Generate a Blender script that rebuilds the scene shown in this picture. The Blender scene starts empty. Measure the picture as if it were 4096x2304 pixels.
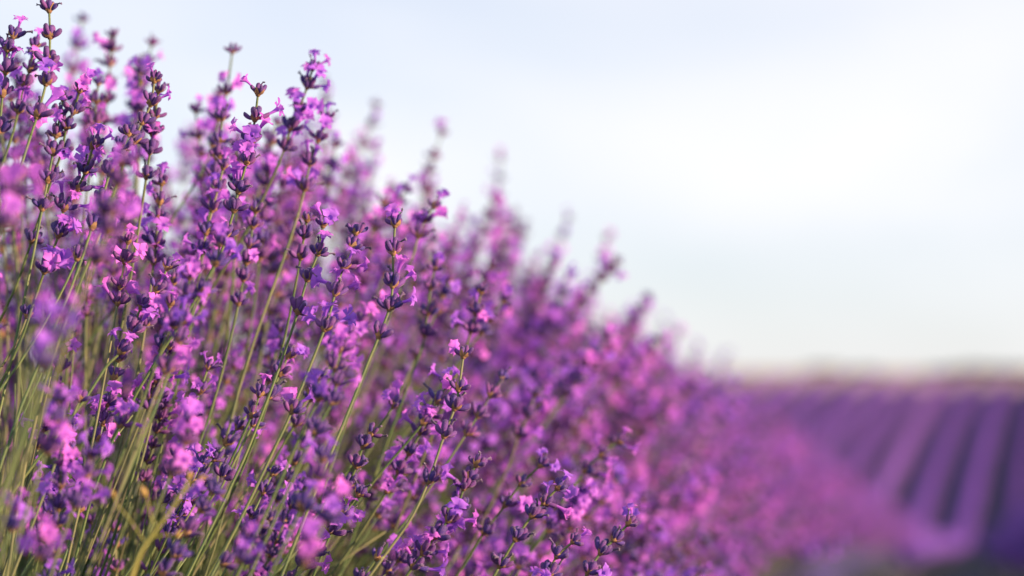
import bpy, math, random
import numpy as np
from mathutils import Vector, Matrix, Quaternion

random.seed(7)
rng = np.random.default_rng(7)
sc = bpy.context.scene
COL = sc.collection
R = math.radians

# ------------------------------------------------------------------ camera
EYE = 1.25                       # eye height above z = 0
FPX = 4096 * 85 / 36             # focal length in pixels of the photograph
HORIZON = 1510                   # eye level in the photograph
PITCH = math.atan((HORIZON - 1152) / FPX)
FOCUS = 1.62
cam_d = bpy.data.cameras.new('camera')
cam = bpy.data.objects.new('camera', cam_d)
COL.objects.link(cam)
cam.location = (0, 0, EYE)
cam.rotation_euler = (R(90) + PITCH, 0, 0)
cam_d.lens = 85
cam_d.sensor_width = 36
cam_d.clip_start = 0.05
cam_d.clip_end = 6000
cam_d.dof.use_dof = True
cam_d.dof.focus_distance = FOCUS
cam_d.dof.aperture_fstop = 3.6
sc.camera = cam

# ------------------------------------------------------------------ sky and sun
SUN_AZ, SUN_EL = R(112), R(14.5)
world = bpy.data.worlds.new('World')
sc.world = world
world.use_nodes = True
nt = world.node_tree
nt.nodes.clear()
N = nt.nodes.new
out = N('ShaderNodeOutputWorld'); bg = N('ShaderNodeBackground')
sky = N('ShaderNodeTexSky'); sky.sky_type = 'NISHITA'
sky.sun_disc = False
sky.sun_elevation = SUN_EL
sky.sun_rotation = SUN_AZ
sky.dust_density = 0.2
sky.ozone_density = 5.0
sky.air_density = 1.0
tc = N('ShaderNodeTexCoord'); mp = N('ShaderNodeMapping')
mp.inputs['Scale'].default_value = (4.0, 4.0, 11.0)
mp.inputs['Rotation'].default_value = (0.0, R(-14), 0.0)
mp.inputs['Location'].default_value = (0.0, 0.0, 0.2)
nz = N('ShaderNodeTexNoise'); nz.inputs['Scale'].default_value = 1.0
nz.inputs['Detail'].default_value = 4.0; nz.inputs['Roughness'].default_value = 0.42
nz.inputs['Distortion'].default_value = 0.5
ramp = N('ShaderNodeValToRGB')
ramp.color_ramp.elements[0].position = 0.27; ramp.color_ramp.elements[0].color = (0.55, 0.55, 0.55, 1)
ramp.color_ramp.elements[1].position = 0.72; ramp.color_ramp.elements[1].color = (1, 1, 1, 1)
mix = N('ShaderNodeMix'); mix.data_type = 'RGBA'
mix.inputs['B'].default_value = (8.35, 8.25, 8.55, 1)
L = nt.links.new
L(tc.outputs['Generated'], mp.inputs['Vector']); L(mp.outputs[0], nz.inputs['Vector'])
L(nz.outputs['Fac'], ramp.inputs[0]); L(ramp.outputs[0], mix.inputs['Factor'])
gain = N('ShaderNodeVectorMath'); gain.operation = 'MULTIPLY'; gain.inputs[1].default_value = (1.38, 1.34, 1.41)
L(sky.outputs[0], gain.inputs[0]); L(gain.outputs[0], mix.inputs['A']); L(mix.outputs['Result'], bg.inputs['Color'])
bg.inputs['Strength'].default_value = 0.0505
L(bg.outputs[0], out.inputs['Surface'])

sun_d = bpy.data.lights.new('sun', 'SUN')
sun_d.energy = 5.0
sun_d.angle = R(0.53)
sun_d.color = (1.0, 0.60, 0.40)
sun = bpy.data.objects.new('sun', sun_d)
COL.objects.link(sun)
to_sun = Vector((math.sin(SUN_AZ) * math.cos(SUN_EL), math.cos(SUN_AZ) * math.cos(SUN_EL), math.sin(SUN_EL)))
sun.rotation_euler = to_sun.to_track_quat('Z', 'Y').to_euler()

sc.view_settings.view_transform = 'Standard'
sc.view_settings.look = 'None'
sc.view_settings.exposure = 1.32
sc.view_settings.gamma = 1.0
sc.view_settings.use_curve_mapping = False
sc.render.engine = 'CYCLES'
sc.cycles.use_denoising = True
sc.cycles.max_bounces = 7
sc.cycles.diffuse_bounces = 3
sc.cycles.transmission_bounces = 4
sc.cycles.caustics_reflective = False
sc.cycles.caustics_refractive = False


# ------------------------------------------------------------------ helpers
def P(px, py, d):
    """photograph pixel (4096 wide) and depth -> world point"""
    v = Vector(((px - 2048) / FPX, 1.0, -(py - 1152) / FPX)) * d
    v.rotate(Matrix.Rotation(PITCH, 3, 'X'))
    return v + Vector((0, 0, EYE))


def to_px(p):
    v = Vector(p) - Vector((0, 0, EYE))
    v.rotate(Matrix.Rotation(-PITCH, 3, 'X'))
    return 2048 + v.x / v.y * FPX, 1152 - v.z / v.y * FPX, v.y


def sstep(a, b, x):
    t = np.clip((x - a) / (b - a), 0, 1)
    return t * t * (3 - 2 * t)


def softplus(x, w):
    return w * np.logaddexp(0, np.asarray(x, float) / w)


def ground(Y):
    """height of the ground along the rows: down into a dip, up the far slope to a crest"""
    Y = np.asarray(Y, float)
    near = -0.75 - 0.07 * softplus(Y - 3.5, 0.8)
    far = -13.35 + 0.1056 * Y
    z = near + softplus(far - near, 0.5)
    z = z - softplus(Y - 131, 1.5) * 0.135
    return z + EYE


def drift(Y):
    return 0.17 * Y + 0.00033 * Y * Y


def axis(Y, k=0):
    return -0.70 + 1.56 * k + drift(Y)


W_ROW = 0.52


def top_z(X, Y, k=0):
    u = (X - axis(Y, k)) / W_ROW
    return ground(Y) + 0.40 + 0.65 * np.sqrt(np.clip(1 - u * u, 0, 1))


def new_obj(name, data, parent=None, mat=None):
    o = bpy.data.objects.new(name, data)
    COL.objects.link(o)
    if parent is not None:
        o.parent = parent
    return o


def tag(o, label=None, cat=None, group=None, kind=None):
    if label: o['label'] = label
    if cat: o['category'] = cat
    if group: o['group'] = group
    if kind: o['kind'] = kind
    return o


# ------------------------------------------------------------------ materials
def mat_new(name):
    m = bpy.data.materials.new(name)
    m.use_nodes = True
    return m, m.node_tree, m.node_tree.nodes['Principled BSDF']


def mixc(nt, a, b, fac, blend='MIX'):
    n = nt.nodes.new('ShaderNodeMix'); n.data_type = 'RGBA'; n.blend_type = blend
    for s, v in (('A', a), ('B', b), ('Factor', fac)):
        if isinstance(v, (tuple, list)):
            n.inputs[s].default_value = (*v, 1) if len(v) == 3 else v
        elif isinstance(v, (int, float)):
            n.inputs[s].default_value = v
        else:
            nt.links.new(v, n.inputs[s])
    return n.outputs['Result']


def noise(nt, scale, detail=2.0, coord='Object', rough=0.5):
    t = nt.nodes.new('ShaderNodeTexCoord'); n = nt.nodes.new('ShaderNodeTexNoise')
    n.inputs['Scale'].default_value = scale; n.inputs['Detail'].default_value = detail
    n.inputs['Roughness'].default_value = rough
    nt.links.new(t.outputs[coord], n.inputs['Vector'])
    return n.outputs['Fac']


def attr(nt, name):
    a = nt.nodes.new('ShaderNodeAttribute'); a.attribute_name = name
    return a.outputs['Fac']


def remap(nt, v, a, b, c=0.0, d=1.0):
    n = nt.nodes.new('ShaderNodeMapRange')
    n.inputs[1].default_value = a; n.inputs[2].default_value = b
    n.inputs[3].default_value = c; n.inputs[4].default_value = d
    nt.links.new(v, n.inputs[0])
    return n.outputs[0]


def orand(nt):
    return nt.nodes.new('ShaderNodeObjectInfo').outputs['Random']


def translucent_mix(nt, bsdf, col, fac):
    tr = nt.nodes.new('ShaderNodeBsdfTranslucent')
    if isinstance(col, tuple): tr.inputs['Color'].default_value = (*col, 1)
    else: nt.links.new(col, tr.inputs['Color'])
    ms = nt.nodes.new('ShaderNodeMixShader'); ms.inputs[0].default_value = fac
    nt.links.new(bsdf.outputs[0], ms.inputs[1]); nt.links.new(tr.outputs[0], ms.inputs[2])
    nt.links.new(ms.outputs[0], nt.nodes['Material Output'].inputs['Surface'])


def make_petal():
    m, nt, b = mat_new('petal')
    c = mixc(nt, (0.37, 0.15, 0.82), (0.68, 0.19, 0.80), orand(nt))
    tip = attr(nt, 't')
    c = mixc(nt, mixc(nt, c, (0.20, 0.06, 0.55), 0.4), c, remap(nt, tip, 0.1, 0.7))
    c = mixc(nt, c, (0.62, 0.26, 0.80), remap(nt, noise(nt, 900, 2), 0.55, 0.8, 0, 0.3))
    nt.links.new(c, b.inputs['Base Color'])
    b.inputs['Roughness'].default_value = 0.55
    b.inputs['Specular IOR Level'].default_value = 0.3
    b.inputs['Sheen Weight'].default_value = 0.08
    b.inputs['Sheen Roughness'].default_value = 0.4
    translucent_mix(nt, b, c, 0.48)
    return m


def make_calyx():
    m, nt, b = mat_new('calyx')
    t = attr(nt, 't')
    c = mixc(nt, (0.050, 0.038, 0.23), (0.15, 0.050, 0.215), orand(nt))
    c = mixc(nt, c, (0.17, 0.085, 0.14), remap(nt, t, 0.0, 0.25, 0.7, 0.0))
    c = mixc(nt, c, (0.03, 0.022, 0.085), remap(nt, t, 0.72, 1.0, 0.0, 0.75))
    c = mixc(nt, c, (0.30, 0.17, 0.28), remap(nt, noise(nt, 1800, 2), 0.52, 0.75, 0, 0.5))
    nt.links.new(c, b.inputs['Base Color'])
    b.inputs['Roughness'].default_value = 0.7
    b.inputs['Specular IOR Level'].default_value = 0.25
    b.inputs['Sheen Weight'].default_value = 0.22
    b.inputs['Sheen Roughness'].default_value = 0.35
    b.inputs['Sheen Tint'].default_value = (0.85, 0.72, 0.95, 1)
    bp = nt.nodes.new('ShaderNodeBump'); bp.inputs['Strength'].default_value = 0.5
    bp.inputs['Distance'].default_value = 0.0003
    nt.links.new(noise(nt, 2500, 2), bp.inputs['Height'])
    nt.links.new(bp.outputs[0], b.inputs['Normal'])
    return m


def make_withered():
    m, nt, b = mat_new('withered_corolla')
    c = mixc(nt, (0.035, 0.030, 0.085), (0.12, 0.07, 0.16), remap(nt, noise(nt, 1200, 2), 0.35, 0.7))
    nt.links.new(c, b.inputs['Base Color'])
    b.inputs['Roughness'].default_value = 0.8
    b.inputs['Sheen Weight'].default_value = 0.3
    return m


def make_stem(name, c1, c2):
    m, nt, b = mat_new(name)
    c = mixc(nt, c1, c2, remap(nt, noise(nt, 60, 3), 0.35, 0.65))
    c = mixc(nt, c, (0.30, 0.20, 0.16), remap(nt, orand(nt), 0.6, 1.0, 0.0, 0.25))
    c = mixc(nt, c, (0.34, 0.33, 0.18), remap(nt, noise(nt, 1500, 2), 0.55, 0.75, 0, 0.35))
    nt.links.new(c, b.inputs['Base Color'])
    b.inputs['Roughness'].default_value = 0.6
    b.inputs['Sheen Weight'].default_value = 0.15
    b.inputs['Sheen Roughness'].default_value = 0.3
    b.inputs['Sheen Tint'].default_value = (0.95, 0.92, 0.75, 1)
    bp = nt.nodes.new('ShaderNodeBump'); bp.inputs['Strength'].default_value = 0.4
    bp.inputs['Distance'].default_value = 0.0002
    nt.links.new(noise(nt, 2200, 2), bp.inputs['Height'])
    nt.links.new(bp.outputs[0], b.inputs['Normal'])
    return m


def make_simple(name, c1, c2, scale, rough=0.7, trans=0.0, coord='Object', bump=0.0, bdist=0.01):
    m, nt, b = mat_new(name)
    c = mixc(nt, c1, c2, remap(nt, noise(nt, scale, 4, coord), 0.35, 0.65))
    nt.links.new(c, b.inputs['Base Color'])
    b.inputs['Roughness'].default_value = rough
    b.inputs['Specular IOR Level'].default_value = 0.25
    if trans: translucent_mix(nt, b, c, trans)
    if bump:
        bp = nt.nodes.new('ShaderNodeBump'); bp.inputs['Strength'].default_value = bump
        bp.inputs['Distance'].default_value = bdist
        nt.links.new(noise(nt, scale * 3, 4, coord), bp.inputs['Height'])
        nt.links.new(bp.outputs[0], b.inputs['Normal'])
    return m


M = {
    'petal': make_petal(), 'calyx': make_calyx(), 'withered': make_withered(),
    'stem': make_stem('stem', (0.040, 0.104, 0.030), (0.095, 0.142, 0.042)),
    'bract': make_simple('bract', (0.30, 0.19, 0.10), (0.40, 0.27, 0.13), 700, 0.75, 0.3),
    'leaf': make_simple('lavender_leaf', (0.040, 0.080, 0.026), (0.09, 0.125, 0.045), 30, 0.65, 0.25),
    'blade': make_simple('grass_blade', (0.025, 0.07, 0.02), (0.05, 0.10, 0.03), 40, 0.5, 0.3),
    'weed': make_simple('weed_stalk', (0.20, 0.24, 0.06), (0.29, 0.29, 0.09), 80, 0.55, 0.1),
    'weed_bud': make_simple('weed_bud', (0.42, 0.29, 0.09), (0.50, 0.38, 0.14), 300, 0.6, 0.3),
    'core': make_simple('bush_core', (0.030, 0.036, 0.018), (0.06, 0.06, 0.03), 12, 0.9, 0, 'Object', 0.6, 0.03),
    'soil': make_simple('soil', (0.020, 0.028, 0.055), (0.036, 0.040, 0.070), 3.0, 0.95, 0, 'Object', 0.8, 0.05),  # navy tint: the blue shade of the furrows is put into the soil colour
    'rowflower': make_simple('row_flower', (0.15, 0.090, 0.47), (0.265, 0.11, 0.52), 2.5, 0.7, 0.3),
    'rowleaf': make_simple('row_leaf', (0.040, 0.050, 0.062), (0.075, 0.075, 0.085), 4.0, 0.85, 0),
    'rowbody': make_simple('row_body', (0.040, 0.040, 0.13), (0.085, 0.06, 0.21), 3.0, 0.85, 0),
    'drygrass': make_simple('dry_grass', (0.25, 0.20, 0.16), (0.34, 0.27, 0.21), 0.8, 0.9, 0.1),
    'shrub': make_simple('shrub_leaf', (0.06, 0.075, 0.04), (0.11, 0.115, 0.06), 2.0, 0.8, 0.2),
}
SLOTS = ['calyx', 'petal', 'withered', 'stem', 'bract']


# ------------------------------------------------------------------ raw mesh pieces: (verts Nx3, faces list, t N, slot)
def tube_grid(rings, closed_end=True):
    """rings: list of (n,3) arrays -> verts, faces"""
    n = len(rings[0])
    V = np.vstack(rings)
    F = []
    for r in range(len(rings) - 1):
        a, b = r * n, (r + 1) * n
        for i in range(n):
            j = (i + 1) % n
            F.append((a + i, a + j, b + j, b + i))
    if closed_end:
        F.append(tuple(range((len(rings) - 1) * n, len(rings) * n)))
        F.append(tuple(range(n - 1, -1, -1)))
    return V, F


def raw_calyx(r, sides=10, rings=7, small=1.0):
    """ribbed, slightly bent tube; z along the calyx, bends towards -x"""
    Ln = 0.0088 * small * r.uniform(0.88, 1.1)
    rad = 0.00160 * small * r.uniform(0.92, 1.12)
    bend = r.uniform(0.0010, 0.0024)
    prof = [(0.0, 0.28), (0.10, 0.55), (0.30, 0.84), (0.55, 1.03), (0.78, 1.06), (0.93, 0.86), (1.0, 0.42)]
    if rings == 5: prof = [prof[i] for i in (0, 1, 3, 5, 6)]
    RG = []; T = []
    for t, q in prof:
        a = np.arange(sides) / sides * 2 * math.pi
        rr = rad * q * (1 + (0.09 if sides >= 8 else 0) * np.where(np.arange(sides) % 2 == 0, 1, -1))
        RG.append(np.stack([rr * np.cos(a) - bend * t * t, rr * np.sin(a), np.full(sides, Ln * t)], 1))
        T += [t] * sides
    V, F = tube_grid(RG)
    return V, F, np.array(T), 0, Vector((-bend, 0, Ln))


def raw_flower(r, openness=1.0, nl=4, nw=3, sides=7):
    """two-lipped corolla: tube along z, upper lip (two big lobes) to -x, lower lip (three lobes) to +x"""
    V = []; F = []; T = []
    tl = r.uniform(0.0038, 0.0052)
    RG = []
    prof = [(-0.0016, 0.0007), (0.3 * tl, 0.00075), (0.75 * tl, 0.00105), (tl, 0.0015)]
    bx = r.uniform(-0.0006, 0.0010)
    for z, q in prof:
        a = np.arange(sides) / sides * 2 * math.pi
        f = (z / tl) ** 2 if z > 0 else 0
        RG.append(np.stack([q * np.cos(a) + bx * f, q * np.sin(a), np.full(sides, z)], 1))
        T += [0.05 + 0.35 * max(0, z / tl)] * sides
    tv, tf = tube_grid(RG, False)
    V.append(tv); F += tf; off = len(tv)
    lobes = [(180 - 38, 0.0046, 0.0060, 46), (180 + 38, 0.0046, 0.0060, 46),
             (-66, 0.0034, 0.0040, 70), (0, 0.0036, 0.0040, 80), (66, 0.0034, 0.0040, 70)]
    for az, ln, wd, fl in lobes:
        az = R(az + r.uniform(-9, 9)); ln *= r.uniform(0.85, 1.12); wd *= r.uniform(0.88, 1.1)
        flare = R((fl + r.uniform(-16, 14)) * openness)
        curl = r.uniform(0.1, 0.9) * openness
        wob = r.uniform(0, 6.28)
        ca, sa = math.cos(az), math.sin(az)
        grid = []
        for i in range(nl + 1):
            s = i / nl
            wprof = (0.36 + 0.95 * s) * math.sqrt(max(0.0, 1 - max(0, s - 0.35) ** 2 / 0.46)) if s > 0 else 0.34
            if i == nl: wprof = 0.36
            ang = flare + curl * s
            for j in range(nw + 1):
                w = (j / nw - 0.5) * 2
                d = ln * s * (1 - 0.16 * w * w * s)
                rad = 0.0013 + d * math.sin(ang)
                zz = tl + d * math.cos(ang)
                side = w * wd * 0.5 * wprof
                ruf = 0.00045 * s * math.sin(wob + 5 * w + 4 * s) + 0.0006 * w * w * s
                x = rad; y = side
                # tangent push
                grid.append((x * ca - y * sa + bx - ruf * ca, x * sa + y * ca - ruf * sa, zz + ruf))
                T.append(0.35 + 0.65 * s)
        V.append(np.array(grid))
        for i in range(nl):
            for j in range(nw):
                a = off + i * (nw + 1) + j
                F.append((a, a + 1, a + nw + 2, a + nw + 1))
        off += len(grid)
    return np.vstack(V) * 1.34, F, np.array(T), 1


def raw_withered(r):
    V = []; T = []; RG = []
    ln = r.uniform(0.0022, 0.0042); bx = r.uniform(-0.001, 0.0016); by = r.uniform(-0.0008, 0.0008)
    sides = 7
    for t, q in ((-0.25, 0.55), (0.3, 0.62), (0.65, 0.55), (0.85, 1.05), (1.0, 0.9)):
        a = np.arange(sides) / sides * 2 * math.pi
        rr = 0.00085 * q * (1 + np.array([r.uniform(-0.4, 0.4) for _ in range(sides)]) * (t > 0.5))
        zz = ln * t + np.array([r.uniform(-0.0005, 0.0006) for _ in range(sides)]) * (t > 0.8)
        RG.append(np.stack([rr * np.cos(a) + bx * t * t, rr * np.sin(a) + by * t * t, zz], 1))
        T += [t] * sides
    V, F = tube_grid(RG)
    return V * 1.3, F, np.array(T), 2


def raw_bracts(r):
    """papery brown bracts below a whorl and the node they sit on"""
    V = []; F = []; T = []
    rg = []
    for t, q in ((-0.0012, 0.0010), (0.0, 0.0017), (0.0012, 0.0019), (0.0026, 0.0012)):
        a = np.arange(8) / 8 * 2 * math.pi
        rg.append(np.stack([q * np.cos(a), q * np.sin(a), np.full(8, t)], 1)); T += [0.3] * 8
    tv, tf = tube_grid(rg); V.append(tv); F += tf; off = len(tv)
    for k in range(4):
        az = R(k * 90 + r.uniform(-25, 25)); ln = r.uniform(0.0030, 0.0052); wd = r.uniform(0.0026, 0.0040)
        el = R(r.uniform(12, 50)); g = []
        for i in range(4):
            s = i / 3
            wp = (0.7, 1.0, 0.7, 0.06)[i]
            for j in (-1, 0, 1):
                rad = 0.0012 + ln * s * math.cos(el + 0.5 * s); y = j * wd * 0.5 * wp
                zz = -0.0004 + ln * s * math.sin(el + 0.5 * s) + abs(j) * 0.0004
                g.append((rad * math.cos(az) - y * math.sin(az), rad * math.sin(az) + y * math.cos(az), zz)); T.append(s)
        V.append(np.array(g))
        for i in range(3):
            for j in range(2):
                a = off + i * 3 + j
                F.append((a, a + 1, a + 4, a + 3))
        off += 12
    return np.vstack(V) * 1.2, F, np.array(T), 4


def mesh_from(name, V, F, T=None, mats=(), slot=None, smooth=True):
    me = bpy.data.meshes.new(name)
    me.from_pydata([tuple(v) for v in V], [], F)
    for m in mats: me.materials.append(m)
    if slot is not None: me.polygons.foreach_set('material_index', slot)
    if smooth: me.polygons.foreach_set('use_smooth', [True] * len(me.polygons))
    if T is not None:
        a = me.attributes.new('t', 'FLOAT', 'POINT'); a.data.foreach_set('value', np.asarray(T, np.float32))
    me.update()
    return me


class Join:
    def __init__(s): s.V = []; s.F = []; s.T = []; s.S = []; s.n = 0
    def add(s, raw, mat=None):
        V, F, T, slot = raw[:4]
        if mat is not None:
            A = np.array(mat); V = V @ A[:3, :3].T + A[:3, 3]
        s.V.append(V); s.F += [tuple(i + s.n for i in f) for f in F]; s.T.append(T)
        s.S += [slot] * len(F); s.n += len(V)
    def mesh(s, name, mats=None):
        return mesh_from(name, np.vstack(s.V), s.F, np.concatenate(s.T), [M[k] for k in (mats or SLOTS)], s.S)
    def raw(s):
        return np.vstack(s.V), s.F, np.concatenate(s.T), s.S


rr = random.Random(3)
CALYX = [raw_calyx(rr) for _ in range(8)]
CALYX_LOW = [raw_calyx(rr, 6, 5) for _ in range(6)]
FLOWER = [raw_flower(rr, o) for o in (1, 1, 1.05, 0.9, 1.1, 0.75, 0.6, 1.0)]
FLOWER_LOW = [raw_flower(rr, o, 2, 2, 5) for o in (1, 1, 0.9, 1.1, 0.7)]
WITHERED = [raw_withered(rr) for _ in range(5)]
BRACTS = [raw_bracts(rr) for _ in range(4)]
ME_CALYX = [mesh_from('calyx', c[0], c[1], c[2], [M['calyx']]) for c in CALYX]
ME_FLOWER = [mesh_from('flower', c[0], c[1], c[2], [M['petal']]) for c in FLOWER]
ME_WITHERED = [mesh_from('withered_flower', c[0], c[1], c[2], [M['withered']]) for c in WITHERED]
ME_BRACTS = [mesh_from('whorl', c[0], c[1], c[2], [M['bract']]) for c in BRACTS]


def frame_of(direction, outward):
    z = direction.normalized()
    x = (outward - z * outward.dot(z))
    if x.length < 1e-6: x = z.orthogonal()
    x.normalize(); y = z.cross(x)
    return Matrix((x, y, z)).transposed().to_4x4()


def whorl_layout(r, ncal, nflow, nwith, size=1.0):
    """-> list of (kind, matrix, variant) in whorl space, z along the stem"""
    items = []
    idx = list(range(ncal)); r.shuffle(idx)
    fl = set(idx[:nflow]); wi = set(idx[nflow:nflow + nwith])
    a0 = r.uniform(0, 360)
    for i in range(ncal):
        az = R(a0 + i * 360 / ncal + r.uniform(-16, 16))
        tilt = R(r.uniform(14, 36) if i % 2 else r.uniform(50, 80))
        outw = Vector((math.cos(az), math.sin(az), 0))
        d = Vector((math.sin(tilt) * math.cos(az), math.sin(tilt) * math.sin(az), math.cos(tilt)))
        base = outw * 0.0012 * size + Vector((0, 0, r.uniform(0.0, 0.0018)))
        s = size * r.uniform(0.86, 1.1)
        fr = Matrix.Translation(base) @ frame_of(d, outw) @ Matrix.Scale(s, 4)
        v = r.randrange(8)
        items.append(('calyx', fr, v))
        if i in fl or i in wi:
            tip = CALYX[v][4]
            bend = Matrix.Rotation(R(r.uniform(-18, 14)), 4, 'Y') @ Matrix.Rotation(R(r.uniform(-12, 12)), 4, 'X')
            fm = fr @ Matrix.Translation(tip) @ bend @ Matrix.Rotation(R(r.uniform(-35, 35)), 4, 'Z')
            if i in fl: fm = fm @ Matrix.Scale(r.uniform(0.9, 1.12), 4)
            items.append(('flower' if i in fl else 'withered', fm, r.randrange(8)))
    return items


def joined_whorl(r, ncal, nflow, nwith, size=1.0, low=True, J=None, mat=None):
    own = J is None
    J = J or Join()
    mat = mat or Matrix.Identity(4)
    J.add(BRACTS[r.randrange(4)], mat @ Matrix.Scale(size, 4))
    for kind, m, v in whorl_layout(r, ncal, nflow, nwith, size):
        if kind == 'calyx': J.add((CALYX_LOW if low else CALYX)[v % (6 if low else 8)], mat @ m)
        elif kind == 'flower': J.add((FLOWER_LOW if low else FLOWER)[v % (5 if low else 8)], mat @ m)
        else: J.add(WITHERED[v % 5], mat @ m)
    return J


def spline(pts, per=6):
    P_ = [Vector(p) for p in pts]
    P_ = [P_[0] * 2 - P_[1]] + P_ + [P_[-1] * 2 - P_[-2]]
    res = []
    for i in range(1, len(P_) - 2):
        p0, p1, p2, p3 = P_[i - 1:i + 3]
        for k in range(per):
            t = k / per
            res.append(0.5 * ((2 * p1) + (p2 - p0) * t + (2 * p0 - 5 * p1 + 4 * p2 - p3) * t * t + (3 * p1 - p0 - 3 * p2 + p3) * t ** 3))
    res.append(P_[-2])
    return res


def raw_tube(path, r0, r1, sides=6, slot=3):
    path = [Vector(p) for p in path]
    n = len(path); RG = []; T = []
    x = (path[1] - path[0]).orthogonal().normalized()
    for i, p in enumerate(path):
        tg = (path[min(i + 1, n - 1)] - path[max(i - 1, 0)]).normalized()
        x = (x - tg * x.dot(tg)).normalized(); y = tg.cross(x)
        rad = r0 + (r1 - r0) * i / (n - 1)
        RG.append(np.array([tuple(p + (x * math.cos(a) + y * math.sin(a)) * rad) for a in (k / sides * 2 * math.pi for k in range(sides))]))
        T += [i / (n - 1)] * sides
    V, F = tube_grid(RG)
    return V, F, np.array(T), slot


# ------------------------------------------------------------------ ground
def build_ground():
    xs = np.concatenate([[-3000, -800, -300, -120, -60], np.arange(-30, 41, 2.0), [60, 120, 300, 800, 3000]])
    ys = np.concatenate([[-300, -60, -20, -8], np.arange(-4, 12, 0.5), np.arange(12, 60, 4.0), np.arange(60, 140, 1.5), [150, 170, 220, 320, 600, 1500, 4000]])
    Z = ground(ys)
    Z = np.where(ys > 140, ground(140.0) - (ys - 140) * 0.02, Z)
    Z = np.where(ys < -4, ground(-4.0), Z)
    V = [(x, y, z) for y, z in zip(ys, Z) for x in xs]
    nx = len(xs)
    F = []; S = []
    for j in range(len(ys) - 1):
        for i in range(nx - 1):
            a = j * nx + i
            F.append((a, a + 1, a + nx + 1, a + nx)); S.append(1 if ys[j] > 119.5 else 0)
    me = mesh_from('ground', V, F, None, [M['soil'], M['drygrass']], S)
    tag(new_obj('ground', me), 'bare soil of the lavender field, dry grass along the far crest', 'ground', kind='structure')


build_ground()


# ------------------------------------------------------------------ long rows of the field (far slope and the run down to it)
def build_row(k, y0, y1, label, dens=1.0, group=None):
    r = np.random.default_rng(100 + k)
    # body
    ys = [y0]
    while ys[-1] < y1: ys.append(ys[-1] + 0.28 + 0.004 * ys[-1])
    ys = np.array(ys); nsec = 9
    ph = r.uniform(0, 6.28)
    V = []
    for Y in ys:
        gz = float(ground(Y)); ax = axis(Y, k)
        sc_ = 0.80 + 0.07 * math.sin(Y * 7.5 + ph) + r.normal(0, 0.03) + 0.07 * math.sin(Y * 0.9 + 2 * ph) * math.sin(Y * 0.37 + ph)
        wf = 1 - 0.38 * float(sstep(8, 45, Y))
        for i in range(nsec):
            a = math.pi * i / (nsec - 1)
            V.append((ax + 0.56 * wf * sc_ * math.cos(a) * (1 + r.normal(0, 0.04)), Y, gz - 0.03 + 0.66 * sc_ * math.sin(a) ** 0.8 * (1 + r.normal(0, 0.05))))
    F = []
    for j in range(len(ys) - 1):
        for i in range(nsec - 1):
            a = j * nsec + i
            F.append((a, a + 1, a + nsec + 1, a + nsec))
    slot = [1 if i in (0, 1, nsec - 3, nsec - 2) else 0 for j in range(len(ys) - 1) for i in range(nsec - 1)]
    me = mesh_from('plant_body', V, F, None, [M['rowbody'], M['rowleaf']], slot)
    root = new_obj('lavender_row', None)
    root.location = (axis(y0, k), y0, float(ground(y0)))
    tag(root, label, 'lavender row', group)
    inv = Matrix.Translation(-root.location)
    me.transform(inv)
    new_obj('plant_body', me, root)
    # flower spikes as small three-sided spindles standing out of the body
    n = int(dens * 60 * (y1 - y0))
    t = r.uniform(0, 1, n) ** 1.25
    if k == 0: t = t * 0.85 + 0.15
    Y = y0 + (y1 - y0) * t
    th = r.uniform(0.15, 0.82, n) * math.pi
    ax = axis(Y, k); gz = ground(Y)
    ln = r.uniform(0.16, 0.34, n); wd = r.uniform(0.016, 0.026, n) * (1 + Y / 60)
    d = np.stack([0.75 * (1 - 0.45 * sstep(8, 45, Y)) * np.cos(th) + r.normal(0, 0.12, n), r.normal(0, 0.15, n), np.sin(th)], 1)
    d /= np.linalg.norm(d, axis=1)[:, None]
    wf = 1 - 0.38 * sstep(8, 45, Y)
    b = np.stack([ax + 0.40 * wf * np.cos(th), Y, gz + 0.08 + 0.42 * np.sin(th)], 1)
    e1 = np.cross(d, np.array([0.0, 1.0, 0.1])); e1 /= np.linalg.norm(e1, axis=1)[:, None]
    e2 = np.cross(d, e1)
    mid = b + d * (ln * 0.62)[:, None]
    V = np.empty((n, 5, 3))
    V[:, 0] = b; V[:, 4] = b + d * (ln * 1.15)[:, None]
    for q in range(3):
        a = q * 2.0944 + r.uniform(0, 6.28)
        V[:, 1 + q] = mid + (e1 * math.cos(a) + e2 * math.sin(a)) * wd[:, None]
    base = np.arange(n) * 5
    fs = np.array([(0, 1, 2), (0, 2, 3), (0, 3, 1), (4, 2, 1), (4, 3, 2), (4, 1, 3)])
    F = (base[:, None, None] + fs[None]).reshape(-1, 3)
    me = bpy.data.meshes.new('flower_spikes')
    me.vertices.add(n * 5); me.vertices.foreach_set('co', (V.reshape(-1, 3) - np.array(root.location)).astype(np.float32).ravel())
    me.loops.add(len(F) * 3); me.loops.foreach_set('vertex_index', F.astype(np.int32).ravel())
    me.polygons.add(len(F)); me.polygons.foreach_set('loop_start', np.arange(len(F), dtype=np.int32) * 3)
    me.materials.append(M['rowflower']); me.update(calc_edges=True)
    tag(new_obj('flower_spikes', me, root), kind='stuff')
    return root


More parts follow.
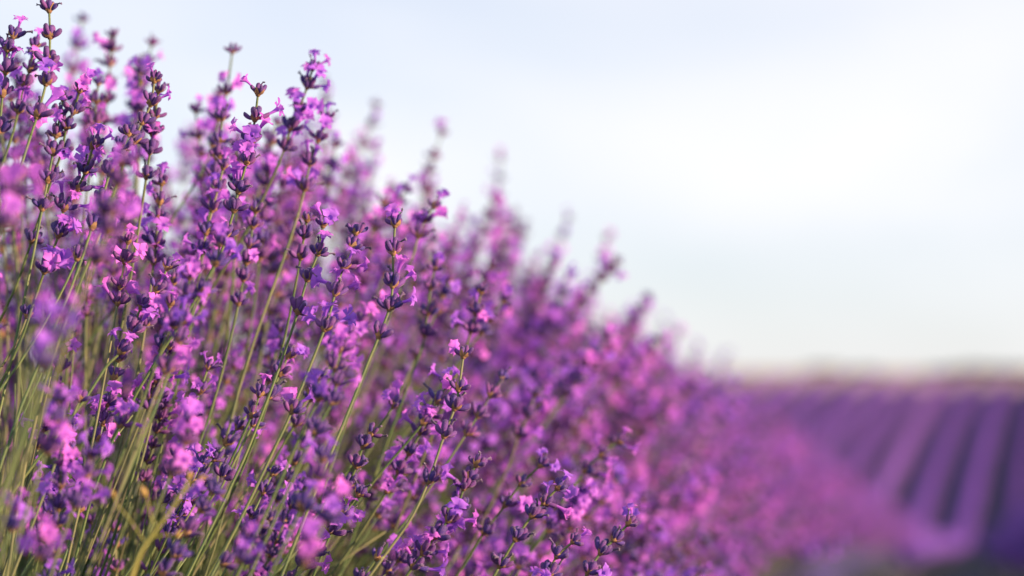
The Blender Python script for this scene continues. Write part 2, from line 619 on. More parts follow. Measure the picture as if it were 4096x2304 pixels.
ORD = ['', 'second ', 'third ', 'fourth ', 'fifth ', 'sixth ', 'seventh ', 'eighth ', 'ninth ', 'tenth ', 'eleventh ', 'twelfth ', 'thirteenth ']
far_ks = list(range(3, -10, -1))
for i, k in enumerate(far_ks):
    if k == 0:
        lab = 'lavender row running down from the sharp foreground flowers and up the far slope'
    elif k > 0:
        lab = ['', 'blurred lavender row just right of the foreground row at bottom right corner', 'blurred lavender row at the right edge climbing the far slope', 'lavender row beyond the right edge of the far slope'][k]
    else:
        lab = 'blurred far lavender row, %sone left of the foreground row on the far slope' % (ORD[-k - 1] if -k > 1 else 'first ')
    build_row(k, {0: 5.6, 1: 4.0, 2: 4.0, 3: 4.0}.get(k, 9.0), 120.0, lab, 1.0, 'rows of the lavender field')


# ------------------------------------------------------------------ shrubs along the far crest
def shrub(x, y, w, h, label):
    r = np.random.default_rng(int(x * 13 + y * 7) % 9999)
    root = new_obj('shrub', None); z0 = float(ground(y)) if y < 140 else float(ground(140.0))
    root.location = (x, y, z0 - 0.05)
    tag(root, label, 'shrub', 'shrubs on the far crest')
    tr = raw_tube([(0, 0, 0), (0.05, 0, h * 0.3), (-0.05, 0.05, h * 0.7)], 0.09, 0.03, 6, 0)
    new_obj('trunk', mesh_from('trunk', tr[0], tr[1], None, [M['core']]), root)
    n = 1500
    p = r.normal(0, 1, (n, 3)); p /= np.linalg.norm(p, axis=1)[:, None]
    lump = 0.75 + 0.25 * np.sin(p[:, 0] * 5 + x) * np.cos(p[:, 2] * 4 + p[:, 1] * 3)
    p *= (r.uniform(0.35, 1, n) ** 0.5 * lump)[:, None]
    p = p * np.array([w / 2, w / 2, h / 2]) + np.array([0, 0, h * 0.55])
    a = r.normal(0, 1, (n, 3)); b = r.normal(0, 1, (n, 3))
    a *= 0.11 / np.linalg.norm(a, axis=1)[:, None]; b *= 0.07 / np.linalg.norm(b, axis=1)[:, None]
    V = np.stack([p - a, p + b, p + a, p - b], 1).reshape(-1, 3)
    F = [(4 * i, 4 * i + 1, 4 * i + 2, 4 * i + 3) for i in range(n)]
    new_obj('crown', mesh_from('crown', V, F, None, [M['shrub']], smooth=False), root)


for px, dd, w, h, lab in ((3290, 131, 2.6, 0.25, 'low pale shrub on the far crest, furthest left'), (3465, 129, 2.0, 0.22, 'small low shrub on the far crest left of the dark one'),
                          (3790, 128, 3.0, 0.34, 'dark blurred shrub on the far crest near the right'), (3905, 131, 2.6, 0.3, 'blurred shrub on the crest just right of the dark one'),
                          (4030, 129, 3.6, 0.34, 'widest blurred shrub on the crest at the right edge')):
    pt = P(px, HORIZON, dd)
    shrub(pt.x, pt.y, w, h, lab)


# ------------------------------------------------------------------ foliage at the foot of the near row
def build_foliage():
    r = np.random.default_rng(5)
    # inner woody mass of the bushes
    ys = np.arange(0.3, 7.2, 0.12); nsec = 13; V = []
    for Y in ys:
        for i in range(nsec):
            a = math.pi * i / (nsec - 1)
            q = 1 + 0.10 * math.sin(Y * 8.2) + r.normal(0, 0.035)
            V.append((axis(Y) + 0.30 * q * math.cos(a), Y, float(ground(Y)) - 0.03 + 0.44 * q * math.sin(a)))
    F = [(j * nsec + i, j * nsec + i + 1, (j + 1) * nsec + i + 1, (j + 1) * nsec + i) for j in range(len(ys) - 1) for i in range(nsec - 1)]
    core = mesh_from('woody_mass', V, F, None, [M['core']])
    n = 16000
    Y = r.uniform(0.3, 7.0, n); th = r.uniform(-0.02, 0.9, n) * math.pi
    rad = r.uniform(0.85, 1.6, n)
    b = np.stack([axis(Y) + 0.30 * rad * np.cos(th), Y, ground(Y) + 0.44 * rad * np.sin(th) - 0.02], 1)
    d = np.stack([0.8 * np.cos(th) + r.normal(0, 0.3, n), r.normal(0, 0.3, n), np.sin(th) + 0.35 + r.normal(0, 0.2, n)], 1)
    d /= np.linalg.norm(d, axis=1)[:, None]
    s = np.cross(d, r.normal(0, 1, (n, 3))); s /= np.linalg.norm(s, axis=1)[:, None]
    ln = r.uniform(0.03, 0.065, n)[:, None]; wd = r.uniform(0.0016, 0.0028, n)[:, None]
    droop = np.cross(s, d) * ln * 0.15
    V = np.stack([b - s * wd * 0.5, b + s * wd * 0.5, b + d * ln * 0.55 + s * wd + droop, b + d * ln * 0.55 - s * wd + droop, b + d * ln], 1).reshape(-1, 3)
    i = np.arange(n) * 5
    F = [f for k in i for f in ((k, k + 1, k + 2, k + 3), (k + 3, k + 2, k + 4))]
    me = mesh_from('lavender_foliage', V, F, None, [M['leaf']])
    o = tag(new_obj('lavender_foliage', me), 'grey green narrow leaves at the foot of the near lavender row', 'foliage', kind='stuff')
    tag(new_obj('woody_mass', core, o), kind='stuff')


build_foliage()


# ------------------------------------------------------------------ single lavender spikes
def core_pt(Y):
    return Vector((axis(Y), Y, float(ground(Y)) + 0.30))


MID_WHORL = []
rw = random.Random(11)
for nf in (0, 0, 1, 1, 2, 2, 3, 3, 4):
    for _ in range(2):
        MID_WHORL.append((nf, joined_whorl(rw, rw.randint(6, 9), nf, rw.randint(0, 2), 1.0, True).mesh('whorl')))


def spike(label, group, whorls, path, detail, r, r_top=0.0008, r_bot=0.00115):
    """whorls: (point, flowers, size) top first; path: stem points top first; detail: every calyx its own object"""
    path = [Vector(p) for p in path]
    root_pt = path[-1]
    root = new_obj('lavender_spike', None)
    root.location = root_pt
    tag(root, label, 'lavender', group)
    pl = [p - root_pt for p in path]
    sp = spline(pl, 5 if detail else 4)
    tb = raw_tube(sp, r_top, r_bot, 6 if detail else 5, 0)
    new_obj('stem', mesh_from('stem', tb[0], tb[1], None, [M['stem']]), root)
    spv = sp
    for pt, nf, size in whorls:
        p = Vector(pt) - root_pt
        i = min(range(len(spv)), key=lambda k: (spv[k] - p).length_squared)
        i = min(max(i, 1), len(spv) - 2)
        tg = (spv[i - 1] - spv[i + 1]).normalized()
        q = Vector((0, 0, 1)).rotation_difference(tg)
        roll = Quaternion((0, 0, 1), r.uniform(0, 6.28))
        if detail:
            w = new_obj('whorl', ME_BRACTS[r.randrange(4)], root)
            w.location = p; w.rotation_mode = 'QUATERNION'; w.rotation_quaternion = q @ roll
            for kind, m, v in whorl_layout(r, r.choice((5, 6, 6, 7)) if size < 0.95 else r.choice((6, 7, 7, 8)), nf, r.choice((0, 1, 1, 2)), size):
                if kind == 'calyx': c = new_obj('calyx', ME_CALYX[v], w)
                elif kind == 'flower': c = new_obj('flower', ME_FLOWER[v], w)
                else: c = new_obj('withered_flower', ME_WITHERED[v % 5], w)
                c.matrix_local = m
        else:
            ch = [m for n_, m in MID_WHORL if n_ == min(nf, 4)]
            w = new_obj('whorl', r.choice(ch), root)
            w.location = p; w.rotation_mode = 'QUATERNION'; w.rotation_quaternion = q @ roll
            w.scale = (size,) * 3
    return root


def hero(label, d, wh, stem=(), detail=True, group=None, lean=None, seed=0, fl=None):
    """wh: (x, y[, flowers]) whorl bases in photograph pixels, top first; stem: more stem pixels below"""
    r = random.Random(seed * 31 + int(wh[0][0]) * 7 + int(wh[0][1]))
    lean = r.uniform(-0.25, 0.25) if lean is None else lean
    y_top = wh[0][1]
    def at(x, y):
        return P(x, y, d + (y - y_top) / FPX * d * lean)
    ws = []; path = []
    for i, w in enumerate(wh):
        n = w[2] if len(w) > 2 else r.choice((0, 1, 1, 2))
        size = (0.82 if i == 0 else 0.95 if i == 1 else 1.05) * r.uniform(0.93, 1.07)
        ws.append((at(w[0], w[1]), n, size))
        path.append(at(w[0], w[1]))
    dirn = (path[0] - path[1]).normalized() if len(path) > 1 else Vector((0.3, 0, 1)).normalized()
    if len(path) == 1:
        nxt = at(*stem[0]); dirn = (path[0] - nxt).normalized()
    path.insert(0, path[0] + dirn * 0.003)
    for s in stem: path.append(at(*s))
    last = path[-1]
    c = core_pt(last.y + 0.05)
    dl = (path[-1] - path[-2]).normalized()
    z_end = float(ground(last.y)) + 0.12
    if last.z - z_end > 0.05:
        h = last.z - z_end
        p1 = last + dl * min(0.16, h * 0.45)
        end = Vector((0.45 * c.x + 0.55 * (p1.x + dl.x * 0.1), p1.y + dl.y * 0.1, z_end))
        path += [p1, p1.lerp(end, 0.5) + Vector((-0.01 * r.random(), 0, 0.01)), end]
    return spike(label, group, ws, path, detail, r)


H = [
 # upper left
 ('tall lavender spike at upper left, its top whorl cut by the top edge', 1.60, [(197, 45, 0), (200, 150, 0), (196, 250, 0), (183, 338, 2), (147, 470, 2)], [(122, 545), (92, 640)]),
 ('sharp lavender spike against the left edge topped by one open bloom', 1.60, [(52, 150, 1), (30, 203, 0), (22, 292, 2), (10, 384, 1), (-6, 528, 1)], [(-40, 640)]),
 ('lavender spike half hidden just left of the tallest upper left stem', 1.70, [(138, 190, 1), (118, 285, 3), (95, 345, 1), (72, 450, 2)], [(52, 530), (30, 600)]),
 ('violet lavender spike between the tallest stem and the curved one, upper left', 1.66, [(318, 366, 2), (292, 452, 2), (265, 514, 2), (246, 612, 1), (207, 718, 0), (125, 967, 0)], [(70, 1130), (0, 1283)]),
 ('curved lavender spike topped by a lilac bloom, leaning right, upper left', 1.61, [(617, 326, 1), (602, 420, 1), (567, 493, 0), (535, 572, 0)], [(508, 615), (460, 760), (420, 880)]),
 ('budded spike of small closed whorls crossing below the curved one', 1.59, [(512, 540, 0), (492, 598, 0), (468, 645, 0), (437, 700, 1), (404, 815, 0), (366, 915, 2)], [(329, 1030), (285, 1150)]),
 ('bushy lavender spike with many open blooms left of the curved one', 1.60, [(372, 588, 3), (340, 690, 3), (305, 760, 3), (254, 840, 3), (232, 946, 3), (176, 1090, 4)], [(135, 1210), (95, 1330), (40, 1460)]),
 ('small single whorl on a thin stem, left third below the bushy spike', 1.60, [(307, 1037, 0)], [(255, 1150), (180, 1290), (80, 1450)]),
 ('tiny two calyx whorl low at the left edge on a thin stem', 1.62, [(108, 1267, 0)], [(60, 1380), (5, 1468)]),
 ('magenta lavender spike leaning right at left centre', 1.60, [(668, 1075, 1), (622, 1165, 2), (564, 1232, 2), (527, 1327, 1), (478, 1412, 2)], [(424, 1468), (345, 1590)]),
 # middle
 ('sharp lavender spike below the tufted skyline one, one bloom at its top', 1.63, [(1032, 378, 1), (1019, 481, 1), (1003, 575, 3), (985, 655, 3), (952, 770, 3), (935, 845, 0), (904, 945, 0)], [(880, 1020), (811, 1150)]),
 ('densely flowering spike leaning right, tallest on the skyline at centre left', 1.76, [(1250, 277, 2), (1228, 351, 3), (1191, 447, 4), (1160, 520, 3), (1138, 597, 2)], [(1075, 745), (1000, 900)]),
 ('lavender spike right of the tufted skyline spike, dark top whorl', 1.79, [(1308, 480, 1), (1271, 563, 2), (1239, 660, 2), (1218, 760, 3)], [(1195, 850), (1160, 960)]),
 ('sharp lavender spike with lilac top bloom standing nearest the picture centre', 1.60, [(1580, 904, 1), (1573, 1015, 0), (1570, 1147, 2), (1556, 1238, 2), (1514, 1349, 0)], [(1472, 1450), (1420, 1580)]),
 ('sharp lavender spike with blooming middle whorls, left of the central one', 1.60, [(1423, 935, 0), (1409, 997, 0), (1372, 1073, 2), (1339, 1179, 3), (1297, 1320, 4), (1165, 1650, 2)], [(1100, 1790), (1010, 1980)]),
 ('lavender spike with a flowering top, third from the central one leftwards', 1.63, [(1292, 905, 2), (1270, 1018, 1), (1228, 1121, 0), (1190, 1253, 0)], [(1154, 1360), (1100, 1518), (990, 1801), (900, 1997)]),
 ('long arching lavender spike with one violet bloom on top, lower centre', 1.60, [(1853, 1428, 1), (1834, 1562, 1), (1817, 1637, 0), (1775, 1748, 0), (1711, 1931, 0)], [(1642, 2077), (1536, 2225), (1460, 2330)]),
 ('dense many whorled lavender spike at bottom centre leaning right', 1.58, [(1904, 1862, 0), (1870, 1915, 0), (1854, 1955, 1), (1828, 2029, 1), (1790, 2085, 2), (1738, 2150, 3), (1690, 2215, 3), (1650, 2270, 3)], [(1600, 2340)]),
 ('lavender spike with dusky blue top bloom, right of the dense bottom spike', 1.66, [(2228, 1955, 2), (2172, 2015, 2), (2124, 2068, 0), (2060, 2161, 0), (1997, 2267, 0)], [(1950, 2350)]),
 ('sharp short lavender spike at bottom with pale lilac bloom', 1.60, [(2290, 2169, 1), (2226, 2228, 0), (2188, 2304, 0)], [(2140, 2380)]),
 ('lavender spike with pink top bloom, furthest right at the bottom', 1.66, [(2511, 2098, 2), (2453, 2161, 0), (2400, 2214, 0), (2350, 2294, 1)], [(2300, 2370)]),
 ('slightly soft lavender spike leaning right, above the dusky topped one', 1.74, [(2160, 1865, 2), (2082, 1939, 0), (2018, 2024, 1), (1933, 2135, 0)], [(1870, 2240), (1800, 2340)]),
 ('soft lavender spike with violet top bloom at lower centre right', 1.86, [(2470, 1770, 2), (2400, 1822, 1), (2336, 1891, 1)], [(2260, 1990), (2180, 2120)]),
 ('soft upright lavender spike right of the arching one', 1.92, [(2138, 1584, 1), (2110, 1668, 2), (2073, 1750, 2)], [(2040, 1850), (1990, 1960)]),
 ('soft lavender spike with bluish whorls above the arching one', 1.80, [(1924, 1172, 0), (1902, 1255, 1), (1882, 1330, 2)], [(1850, 1430), (1800, 1560)]),
 ('soft lavender spike with four whorls right of the central one', 1.82, [(1738, 1079, 2), (1722, 1155, 0), (1710, 1259, 0), (1697, 1345, 0)], [(1683, 1400), (1640, 1520)]),
 ('soft skyline lavender spike with a lilac bloom above the central one', 1.84, [(1735, 830, 1), (1695, 885, 2), (1672, 950, 2)], [(1650, 1030), (1600, 1160)]),
 # lower left and lower middle
 ('thin lavender stem with two small bud whorls, lower left of centre', 1.63, [(1036, 1582, 1), (1006, 1665, 0), (890, 1912, 0)], [(810, 2050), (727, 2190)]),
 ('dark budded lavender spike at lower centre left', 1.66, [(1482, 1740, 0), (1451, 1788, 0), (1425, 1868, 0), (1393, 1944, 0)], [(1360, 2040), (1320, 2140)]),
 ('single whorled lavender stem with pink bloom at lower centre', 1.72, [(1573, 1626, 2)], [(1500, 1730), (1430, 1822), (1340, 1960)]),
 ('blue violet lavender head on a straight stem at lower centre', 1.70, [(1690, 1695, 3)], [(1620, 1780), (1536, 1875), (1420, 2020)]),
 ('pink lavender head on a straight stem, lower left', 1.52, [(477, 1705, 4)], [(425, 1790), (371, 1875), (290, 2010)]),
 ('dark lavender whorl on a green stem, far lower left', 1.55, [(318, 1602, 1)], [(286, 1680), (240, 1800), (190, 1940)]),
 ('lavender stem with blue buds at the bottom edge left of centre', 1.58, [(1505, 2235, 0), (1440, 2330, 0)], [(1400, 2390)]),
 ('budded spike leaning right at the bottom edge, left of centre', 1.50, [(1030, 2100, 0), (985, 2150, 0), (945, 2205, 0), (890, 2260, 0)], [(840, 2330)]),
 ('lavender spike with lilac blooms at lower left of the arching stem', 1.72, [(1270, 1520, 1), (1245, 1600, 1), (1180, 1700, 0)], [(1120, 1800), (1040, 1950)]),
 ('lavender spike with dark calyxes and pink flanks left of lower centre', 1.68, [(1150, 1430, 2), (1118, 1500, 1), (1075, 1590, 0), (1010, 1700, 0)], [(960, 1800), (890, 1940)]),
]
for i, h in enumerate(H):
    hero(h[0], h[1], h[2], h[3], True, 'lavender spikes in focus', seed=i)

# out of focus spikes standing out on the skyline
SKY = [
 ('blurred skyline lavender spike with small round top, upper left by the tallest stem', 2.25, [(328, 85, 0), (307, 195, 3), (290, 290, 3), (280, 380, 3)], [(262, 480), (230, 640)]),
 ('blurred skyline spike with brownish top whorl above the curved spike', 2.05, [(606, 182, 0), (583, 258, 1), (555, 350, 3), (535, 440, 3), (515, 540, 3)], [(490, 640), (450, 760)]),
 ('blurred skyline spike with a small detached top whorl, left of the tufted one', 1.88, [(928, 212, 0), (905, 375, 3), (872, 480, 3), (850, 590, 1)], [(800, 700), (700, 860), (590, 1050)]),
 ('faint blurred spike on the skyline right of the densely flowering one', 2.65, [(1502, 428, 0), (1482, 505, 1), (1448, 590, 3), (1425, 700, 3)], [(1400, 800), (1360, 950)]),
 ('blurred skyline spike of three spaced whorls above the centre', 2.45, [(1765, 540, 2), (1732, 632, 0), (1716, 692, 0), (1705, 770, 2)], [(1690, 860), (1650, 1000)]),
 ('pale blurred lavender tip on the skyline right of the three whorled one', 3.1, [(2000, 640, 1), (1996, 720, 1), (1990, 800, 2), (1984, 880, 2), (1980, 950, 3)], [(1970, 1040), (1950, 1150)]),
 ('blurred pointed spike on the skyline half way down the slope', 3.1, [(2268, 880, 1), (2245, 950, 2), (2220, 1030, 3)], [(2200, 1110), (2160, 1230)]),
 ('blurred pointed spike on the skyline lower down to the right', 3.1, [(2425, 960, 2), (2410, 1040, 3), (2392, 1120, 3)], [(2370, 1210), (2340, 1330)]),
 ('last blurred spike of the skyline before the far field', 3.4, [(2706, 1345, 2), (2690, 1410, 3), (2672, 1480, 3)], [(2650, 1560), (2610, 1680)]),
]
for i, h in enumerate(SKY):
    hero(h[0], h[1], h[2], h[3], False, 'blurred spikes on the skyline', seed=i + 60)

# big soft heads in front of the focus
FORE = [(212, 1350, 1.00, 4), (50, 790, 1.05, 4), (430, 930, 1.17, 3), (470, 740, 1.2, 3), (230, 1690, 1.22, 4), (344, 1907, 1.28, 4),
        (740, 1775, 1.30, 4), (160, 2240, 1.15, 4), (1270, 1917, 1.27, 3), (1300, 2090, 1.22, 4), (1215, 2260, 1.08, 4), (960, 2250, 1.25, 3), (1324, 1615, 1.36, 2), (1339, 1480, 1.38, 4),
        (740, 1190, 1.40, 4), (715, 1370, 1.36, 4), (40, 2120, 1.25, 3), (860, 1060, 1.42, 3)]
for i, (x, y, d, nf) in enumerate(sorted(FORE)):
    d = 1.6 - (1.6 - d) * 0.62; nf = max(1, nf - 1)
    dx = 0.45 + 0.25 * x / 1300
    wh = [(x + 30 * dx, y - 75, nf), (x, y, nf), (x - 95 * dx, y + 120, max(0, nf - 1))]
    if y > 2000: wh = wh[:2]
    e = ['nd', 'rd'][i - 1] if 0 < i < 3 else 'th'
    nth = 'leftmost' if i == 0 else ORD[i].strip() + ' from the left' if i < len(ORD) else '%dth from the left' % (i + 1)
    hero('big out of focus lavender head in the foreground, ' + nth, d, wh,
         [(x - 210 * dx, y + 290), (x - 380 * dx, y + 560)], False, 'blurred heads in the foreground', seed=i + 90)

n_hand = len(H) + len(SKY) + len(FORE)

# ------------------------------------------------------------------ the mass of the near row
def sample_tips(n, y0, y1, seed, power=1.0, spread=0.075, hgt=0.62):
    r = np.random.default_rng(seed)
    t = r.uniform(0, 1, n) ** power
    Y = y0 + (y1 - y0) * t
    th = r.uniform(0.06 if y0 < 2 else 0.13, 0.80, n) * math.pi
    bush = 1 + 0.045 * np.sin(Y * 2 * math.pi / 0.62 + 1.0)
    dep = np.abs(r.exponential(spread, n)) - np.where(r.uniform(0, 1, n) < 0.06, 0.08, 0.02)
    dep = np.minimum(dep, 0.30)
    X = axis(Y) + (W_ROW * bush - dep) * np.cos(th)
    Z = ground(Y) + 0.37 + (hgt * bush - dep) * np.sin(th) - 0.06 * np.abs(np.cos(th))
    return np.stack([X, Y, Z], 1)


tips = sample_tips(2300, 1.45, 3.25, 21)
cand = []
for p in tips:
    x, y, d = to_px(p)
    if -120 < x < 4150 and -60 < y < 2450:
        high = max(0.0, min(1.0, (1500 - y) / 900))
        if d < 1.66 and y < 1350: continue                       # leave room round the sharp spikes
        pr = 0.75 if d < 1.85 else 0.80 if d < 2.2 else 0.82
        if x > 1150 and y > 750 and d < 2.0: pr = 0.92
        elif y > 1500 and d < 1.9: pr = 0.84
        if random.random() < pr: continue
        cand.append((d, x, y, p))
cand.sort(key=lambda c: c[0])
NIND = 300 - n_hand
ind = cand[:NIND]; rest = [c[3] for c in cand[NIND:]]


MARKS = [(197, 200, 'tallest upper left stem'), (600, 420, 'curved lilac topped spike'), (1200, 400, 'densest skyline spike'), (1565, 1080, 'central sharp spike'),
         (1820, 1560, 'long arching spike'), (1830, 2020, 'dense bottom spike'), (2440, 2160, 'pink topped bottom spike'), (600, 1200, 'magenta leaning spike'),
         (477, 1690, 'pink lower left head'), (640, 2080, 'yellow weed stalk'), (1990, 760, 'pale skyline tip'), (2410, 1040, 'lower skyline spike'), (2690, 1410, 'last skyline spike')]
NUM = ['no', 'one', 'two', 'three', 'four', 'five', 'six', 'seven', 'eight']


def spot(x, y):
    mx, my, nm = min(MARKS, key=lambda m: (m[0] - x) ** 2 + (m[1] - y) ** 2)
    dx, dy = x - mx, y - my
    v = 'above' if dy < -60 else 'below' if dy > 60 else ''
    h = 'left' if dx < -45 else 'right' if dx > 45 else ''
    far = 'well ' if math.hypot(dx, dy) > 330 else 'just ' if math.hypot(dx, dy) < 170 else ''
    if v and h: w = '%s %s of' % (v, h)
    elif h: w = h + ' of'
    elif v: w = v
    else: w, far = 'behind', ''
    return far + w + ' the ' + nm


def looks(d, bloom):
    s = 'crisp' if d < 1.75 else 'soft' if d < 2.0 else 'blurred' if d < 2.3 else 'hazy'
    return s, ('budded', 'sparsely blooming', 'blooming', 'richly blooming')[0 if bloom < 0.3 else 1 if bloom < 1 else 2 if bloom < 2.2 else 3]


rf = random.Random(77)
crowd = {}
for d, x, y, p in ind:
    tip = Vector(p)
    c = core_pt(tip.y + rf.uniform(-0.12, 0.12))
    dirv = tip - c
    root_p = c + dirv * 0.33
    side = Vector((rf.uniform(-1, 1), rf.uniform(-1, 1), 0)) * 0.022
    pts = [tip + dirv.normalized() * 0.002]
    ws = []; s = 0.0
    nw = rf.choice((3, 4, 5, 5, 6, 6, 7))
    bloom = rf.choice((0, 0.5, 1.2, 2, 2.6))
    L_ = dirv.length * 0.67
    bow = lambda q: tip.lerp(root_p, q) + side * math.sin(math.pi * min(1, q)) + Vector((0.012, 0, 0.0)) * (math.sin(math.pi * min(1, q)))
    for i in range(nw):
        q = s / L_
        ws.append((bow(q), int(min(4, max(0, round(rf.gauss(bloom, 0.8))))), (0.8 if i == 0 else 0.95 if i == 1 else 1.05) * rf.uniform(0.9, 1.08)))
        s += rf.uniform(0.0115, 0.020) + (0.03 if i == nw - 2 and rf.random() < 0.3 else 0)
    for q in (0.0, 0.12, 0.25, 0.4, 0.6, 0.8, 1.0):
        pts.append(bow(q))
    det = 1.5 < d < 1.74
    sh, bl = looks(d, sum(w[1] for w in ws) / nw)
    o = spike('%s %s %s-whorl lavender spike %s' % (sh, bl, NUM[nw], spot(x, y)), '%s lavender spikes of the near row' % sh, ws, pts, det, rf)
    crowd.setdefault(o['label'], []).append((x, o))
for lab, lst in crowd.items():
    lst.sort(key=lambda q: q[0])
    for i, (x, o) in enumerate(lst if len(lst) > 1 else []):
        o['label'] = lab.replace('lavender spike', 'spike') + (', left one' if i == 0 else ', right one' if i == len(lst) - 1 else ', middle one')


print('individual spikes', n_hand + len(ind), 'cand', len(cand))
# ------------------------------------------------------------------ everything further along the near row: uncounted spikes
def proto_spike(seed, nw, bloom, low=False):
    r = random.Random(seed)
    J = Join()
    bx, by = r.uniform(-0.03, 0.03), r.uniform(-0.03, 0.03)
    def at(z):
        q = -z / 0.5
        return Vector((bx * math.sin(math.pi * q), by * math.sin(math.pi * q), z))
    V, F, T, _ = raw_tube([at(z) for z in np.linspace(0.002, -0.5, 9)], 0.0008, 0.00125, 4, 3)
    J.add((V, F, T, 3))
    z = 0.0
    for i in range(nw):
        m = Matrix.Translation(at(z)) @ Matrix.Rotation(r.uniform(0, 6.28), 4, 'Z')
        nf = int(min(4, max(0, round(r.gauss(bloom, 0.8)))))
        joined_whorl(r, r.randint(6, 8), nf, r.randint(0, 1), (0.8 if i == 0 else 1.03) * r.uniform(0.92, 1.08), True, J, m)
        z -= r.uniform(0.0115, 0.020)
    return bpy.data.objects.new('spike_pattern', J.mesh('spike_pattern'))


PROTOS = [proto_spike(500 + i, nw, bl) for i, (nw, bl) in enumerate(((6, 2.5), (5, 2), (7, 3), (6, 0.4), (5, 3), (6, 1.5), (4, 2), (7, 1)))]


def bare_stem(seed):
    r = random.Random(seed); J = Join()
    bx, by = r.uniform(-0.04, 0.04), r.uniform(-0.04, 0.04)
    J.add(raw_tube([(bx * math.sin(math.pi * q), by * math.sin(math.pi * q), -0.45 * q) for q in np.linspace(0, 1, 7)], 0.0007, 0.0012, 4, 3))
    for k in range(3):
        z = -r.uniform(0.15, 0.42); a = r.uniform(0, 6.28); ln = r.uniform(0.03, 0.05)
        u = Vector((math.cos(a) * 0.5, math.sin(a) * 0.5, 0.85)); w = Vector((-math.sin(a), math.cos(a), 0)) * 0.002
        q = -z / 0.45; b = Vector((bx * math.sin(math.pi * q), by * math.sin(math.pi * q), z))
        V = np.array([tuple(b - w * 0.4), tuple(b + w * 0.4), tuple(b + u * ln * 0.6 + w), tuple(b + u * ln * 0.6 - w), tuple(b + u * ln)])
        J.add((V, [(0, 1, 2, 3), (3, 2, 4)], np.zeros(5), 5))
    return bpy.data.objects.new('stem_pattern', J.mesh('stem_pattern', SLOTS + ['leaf']))


def instance_stuff(name, pts, label, smin, smax, seed, protos=None):
    protos = protos or PROTOS
    r = random.Random(seed)
    n = len(pts)
    me = bpy.data.meshes.new(name)
    me.from_pydata([tuple(map(float, p)) for p in pts], [], [])
    rot = []; scl = []; idx = []
    for p in pts:
        p = Vector(p); d = (p - core_pt(p.y + r.uniform(-0.15, 0.15))).normalized()
        d = (d + Vector((r.gauss(0, 0.06), r.gauss(0, 0.08), 0))).normalized()
        q = Vector((0, 0, 1)).rotation_difference(d) @ Quaternion((0, 0, 1), r.uniform(0, 6.28))
        rot += list(q.to_euler()); scl.append(r.uniform(smin, smax)); idx.append(r.randrange(len(protos)))
    a = me.attributes.new('rot', 'FLOAT_VECTOR', 'POINT'); a.data.foreach_set('vector', rot)
    a = me.attributes.new('scl', 'FLOAT', 'POINT'); a.data.foreach_set('value', scl)
    a = me.attributes.new('idx', 'INT', 'POINT'); a.data.foreach_set('value', idx)
    o = tag(new_obj(name, me), label, 'lavender', kind='stuff')
    g = bpy.data.node_groups.new(name, 'GeometryNodeTree')
    g.interface.new_socket('Geometry', in_out='INPUT', socket_type='NodeSocketGeometry')
    g.interface.new_socket('Geometry', in_out='OUTPUT', socket_type='NodeSocketGeometry')
    gi = g.nodes.new('NodeGroupInput'); go = g.nodes.new('NodeGroupOutput')
    iop = g.nodes.new('GeometryNodeInstanceOnPoints'); jn = g.nodes.new('GeometryNodeJoinGeometry')
    for p in reversed(protos):
        oi = g.nodes.new('GeometryNodeObjectInfo'); oi.inputs['Object'].default_value = p
        oi.inputs['As Instance'].default_value = True
        g.links.new(oi.outputs['Geometry'], jn.inputs[0])
    def na(nm, typ):
        q = g.nodes.new('GeometryNodeInputNamedAttribute'); q.data_type = typ; q.inputs[0].default_value = nm
        return q.outputs[0]
    er = g.nodes.new('FunctionNodeEulerToRotation')
    g.links.new(na('rot', 'FLOAT_VECTOR'), er.inputs[0])
    g.links.new(gi.outputs[0], iop.inputs['Points']); g.links.new(jn.outputs[0], iop.inputs['Instance'])
    iop.inputs['Pick Instance'].default_value = True
    g.links.new(na('idx', 'INT'), iop.inputs['Instance Index'])
    g.links.new(er.outputs[0], iop.inputs['Rotation']); g.links.new(na('scl', 'FLOAT'), iop.inputs['Scale'])
    g.links.new(iop.outputs[0], go.inputs[0])
    md = o.modifiers.new('scatter', 'NODES'); md.node_group = g
    return o


mass = [p for p in sample_tips(210, 1.95, 2.7, 35, 1.0, 0.06, 0.63)] + list(sample_tips(2600, 6.5, 26.0, 33, 1.5, 0.085, 0.58)) + list(sample_tips(1750, 2.2, 7.0, 31, 1.1, 0.10, 0.565)) + rest
instance_stuff('lavender_mass', mass, 'out of focus mass of purple lavender spikes along the near row', 0.85, 1.12, 5)
STEMS = [bare_stem(900 + i) for i in range(5)]
under = sample_tips(1500, 1.5, 6.0, 41, 1.0, 0.05)
under = [p - np.array([0.10, 0, 0.13]) for p in under]
instance_stuff('lavender_undergrowth', under, 'bare inner lavender stems low in the near row', 0.8, 1.0, 6, STEMS)
low = [p - np.array([0.07, 0, 0.10]) for p in sample_tips(330, 1.6, 2.6, 51, 1.0, 0.06)]
instance_stuff('lavender_low_spikes', low, 'short lavender spikes low among the stems of the near row', 0.8, 1.0, 8)


# ------------------------------------------------------------------ weed stalk and grass blades in the lower left
def tube_part(name, pts, r0, r1, mat, parent):
    sp = spline([Vector(p) - parent.location for p in pts], 6)
    t = raw_tube(sp, r0, r1, 7, 0)
    return new_obj(name, mesh_from(name, t[0], t[1], None, [mat]), parent)


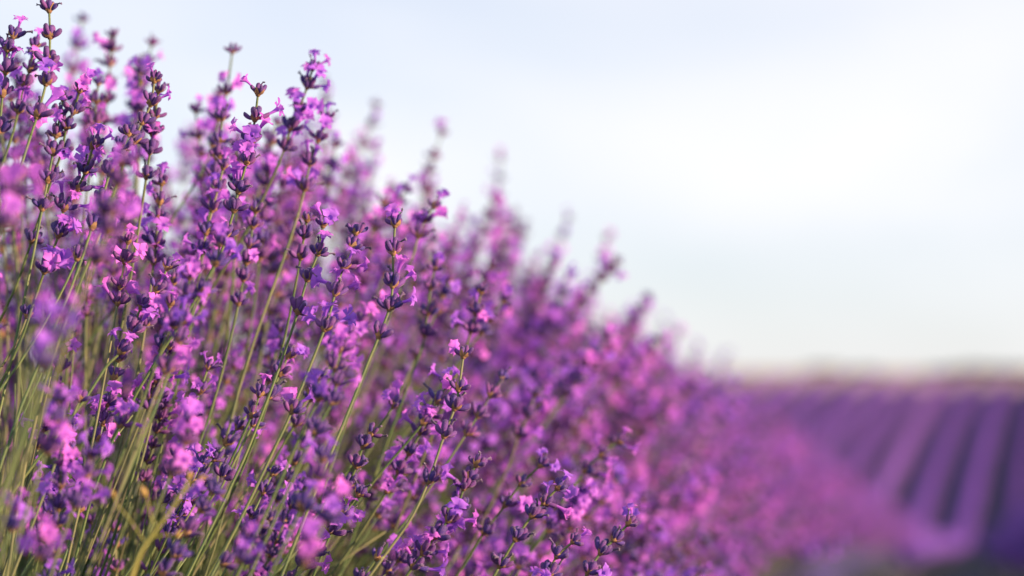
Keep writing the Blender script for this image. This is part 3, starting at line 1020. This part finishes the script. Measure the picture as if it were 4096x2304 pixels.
def weed():
    d = 1.36
    q = lambda x, y: P(x, y, d)
    end = q(470, 2520)
    root = new_obj('weed_stalk', None); root.location = end
    tag(root, 'pale yellow branching weed stalk with orange buds at lower left', 'weed')
    tube_part('stalk', [end, q(520, 2330), q(560, 2215), q(612, 2135), q(690, 2030), q(735, 1960), q(756, 1915)], 0.0017, 0.0009, M['weed'], root)
    for pts in ([q(628, 2110), q(605, 2070), q(592, 2010), q(585, 1975)], [q(700, 2015), q(720, 1985), q(790, 1920)], [q(588, 2185), q(520, 2080), q(470, 2020), q(455, 1980)], [q(600, 2150), q(660, 2140), q(705, 2150)]):
        tube_part('branch', pts, 0.0006, 0.0004, M['weed'], root)
    for (x, y), (dx, dy), s in (((756, 1915), (5, -30), 1.3), ((585, 1985), (-22, -40), 1.3), ((790, 1920), (30, -14), 1.0), ((705, 2150), (14, -24), 1.2), ((455, 1990), (-4, -30), 0.8)):
        a, b = q(x, y), q(x + dx, y + dy)
        ax = (b - a)
        RG = []
        z = ax.normalized(); u = z.orthogonal().normalized(); w = z.cross(u)
        for t, k in ((0, .4), (.25, .9), (.55, 1.0), (.8, .7), (1.0, .15)):
            RG.append(np.array([tuple(a - root.location + ax * t + (u * math.cos(g) + w * math.sin(g)) * 0.0014 * s * k) for g in np.arange(7) / 7 * 2 * math.pi]))
        V, F = tube_grid(RG)
        new_obj('bud', mesh_from('bud', V, F, None, [M['weed_bud']]), root)


weed()


def blade(label, pts, d, w):
    P3 = spline([P(x, y, d) for x, y in pts], 6)
    base = P3[-1].copy()
    V = []; n = len(P3)
    for i, p in enumerate(P3):
        t = i / (n - 1)
        tg = (P3[min(i + 1, n - 1)] - P3[max(i - 1, 0)]).normalized()
        s = tg.cross(Vector((0, 1, 0.3))).normalized()
        k = w * (0.08 + math.sin(math.pi * min(0.62, t * 0.62 + 0.0)) ** 0.8)
        V += [tuple(p - base - s * k), tuple(p - base + Vector((0, 0.3 * w, 0))), tuple(p - base + s * k)]
    F = [f for i in range(n - 1) for f in ((3 * i, 3 * i + 1, 3 * i + 4, 3 * i + 3), (3 * i + 1, 3 * i + 2, 3 * i + 5, 3 * i + 4))]
    me = mesh_from('grass_blade', V, F, None, [M['blade']])
    o = new_obj('grass_blade', me); o.location = base
    md = o.modifiers.new('thickness', 'SOLIDIFY'); md.thickness = 0.0004
    tag(o, label, 'grass blade', 'grass blades among the stems')


blade('dark green grass blade among the stems right of the yellow weed', [(800, 1960), (765, 2030), (725, 2110), (680, 2200), (640, 2300), (600, 2420)], 1.75, 0.0042)
blade('dark green grass blade behind the pink head at left', [(470, 1470), (445, 1550), (418, 1640), (396, 1700), (370, 1800), (330, 1960)], 1.85, 0.0042)
blade('short dark grass blade at the lower left behind the stems', [(455, 2050), (430, 2110), (395, 2190), (350, 2290), (300, 2420)], 1.80, 0.0042)
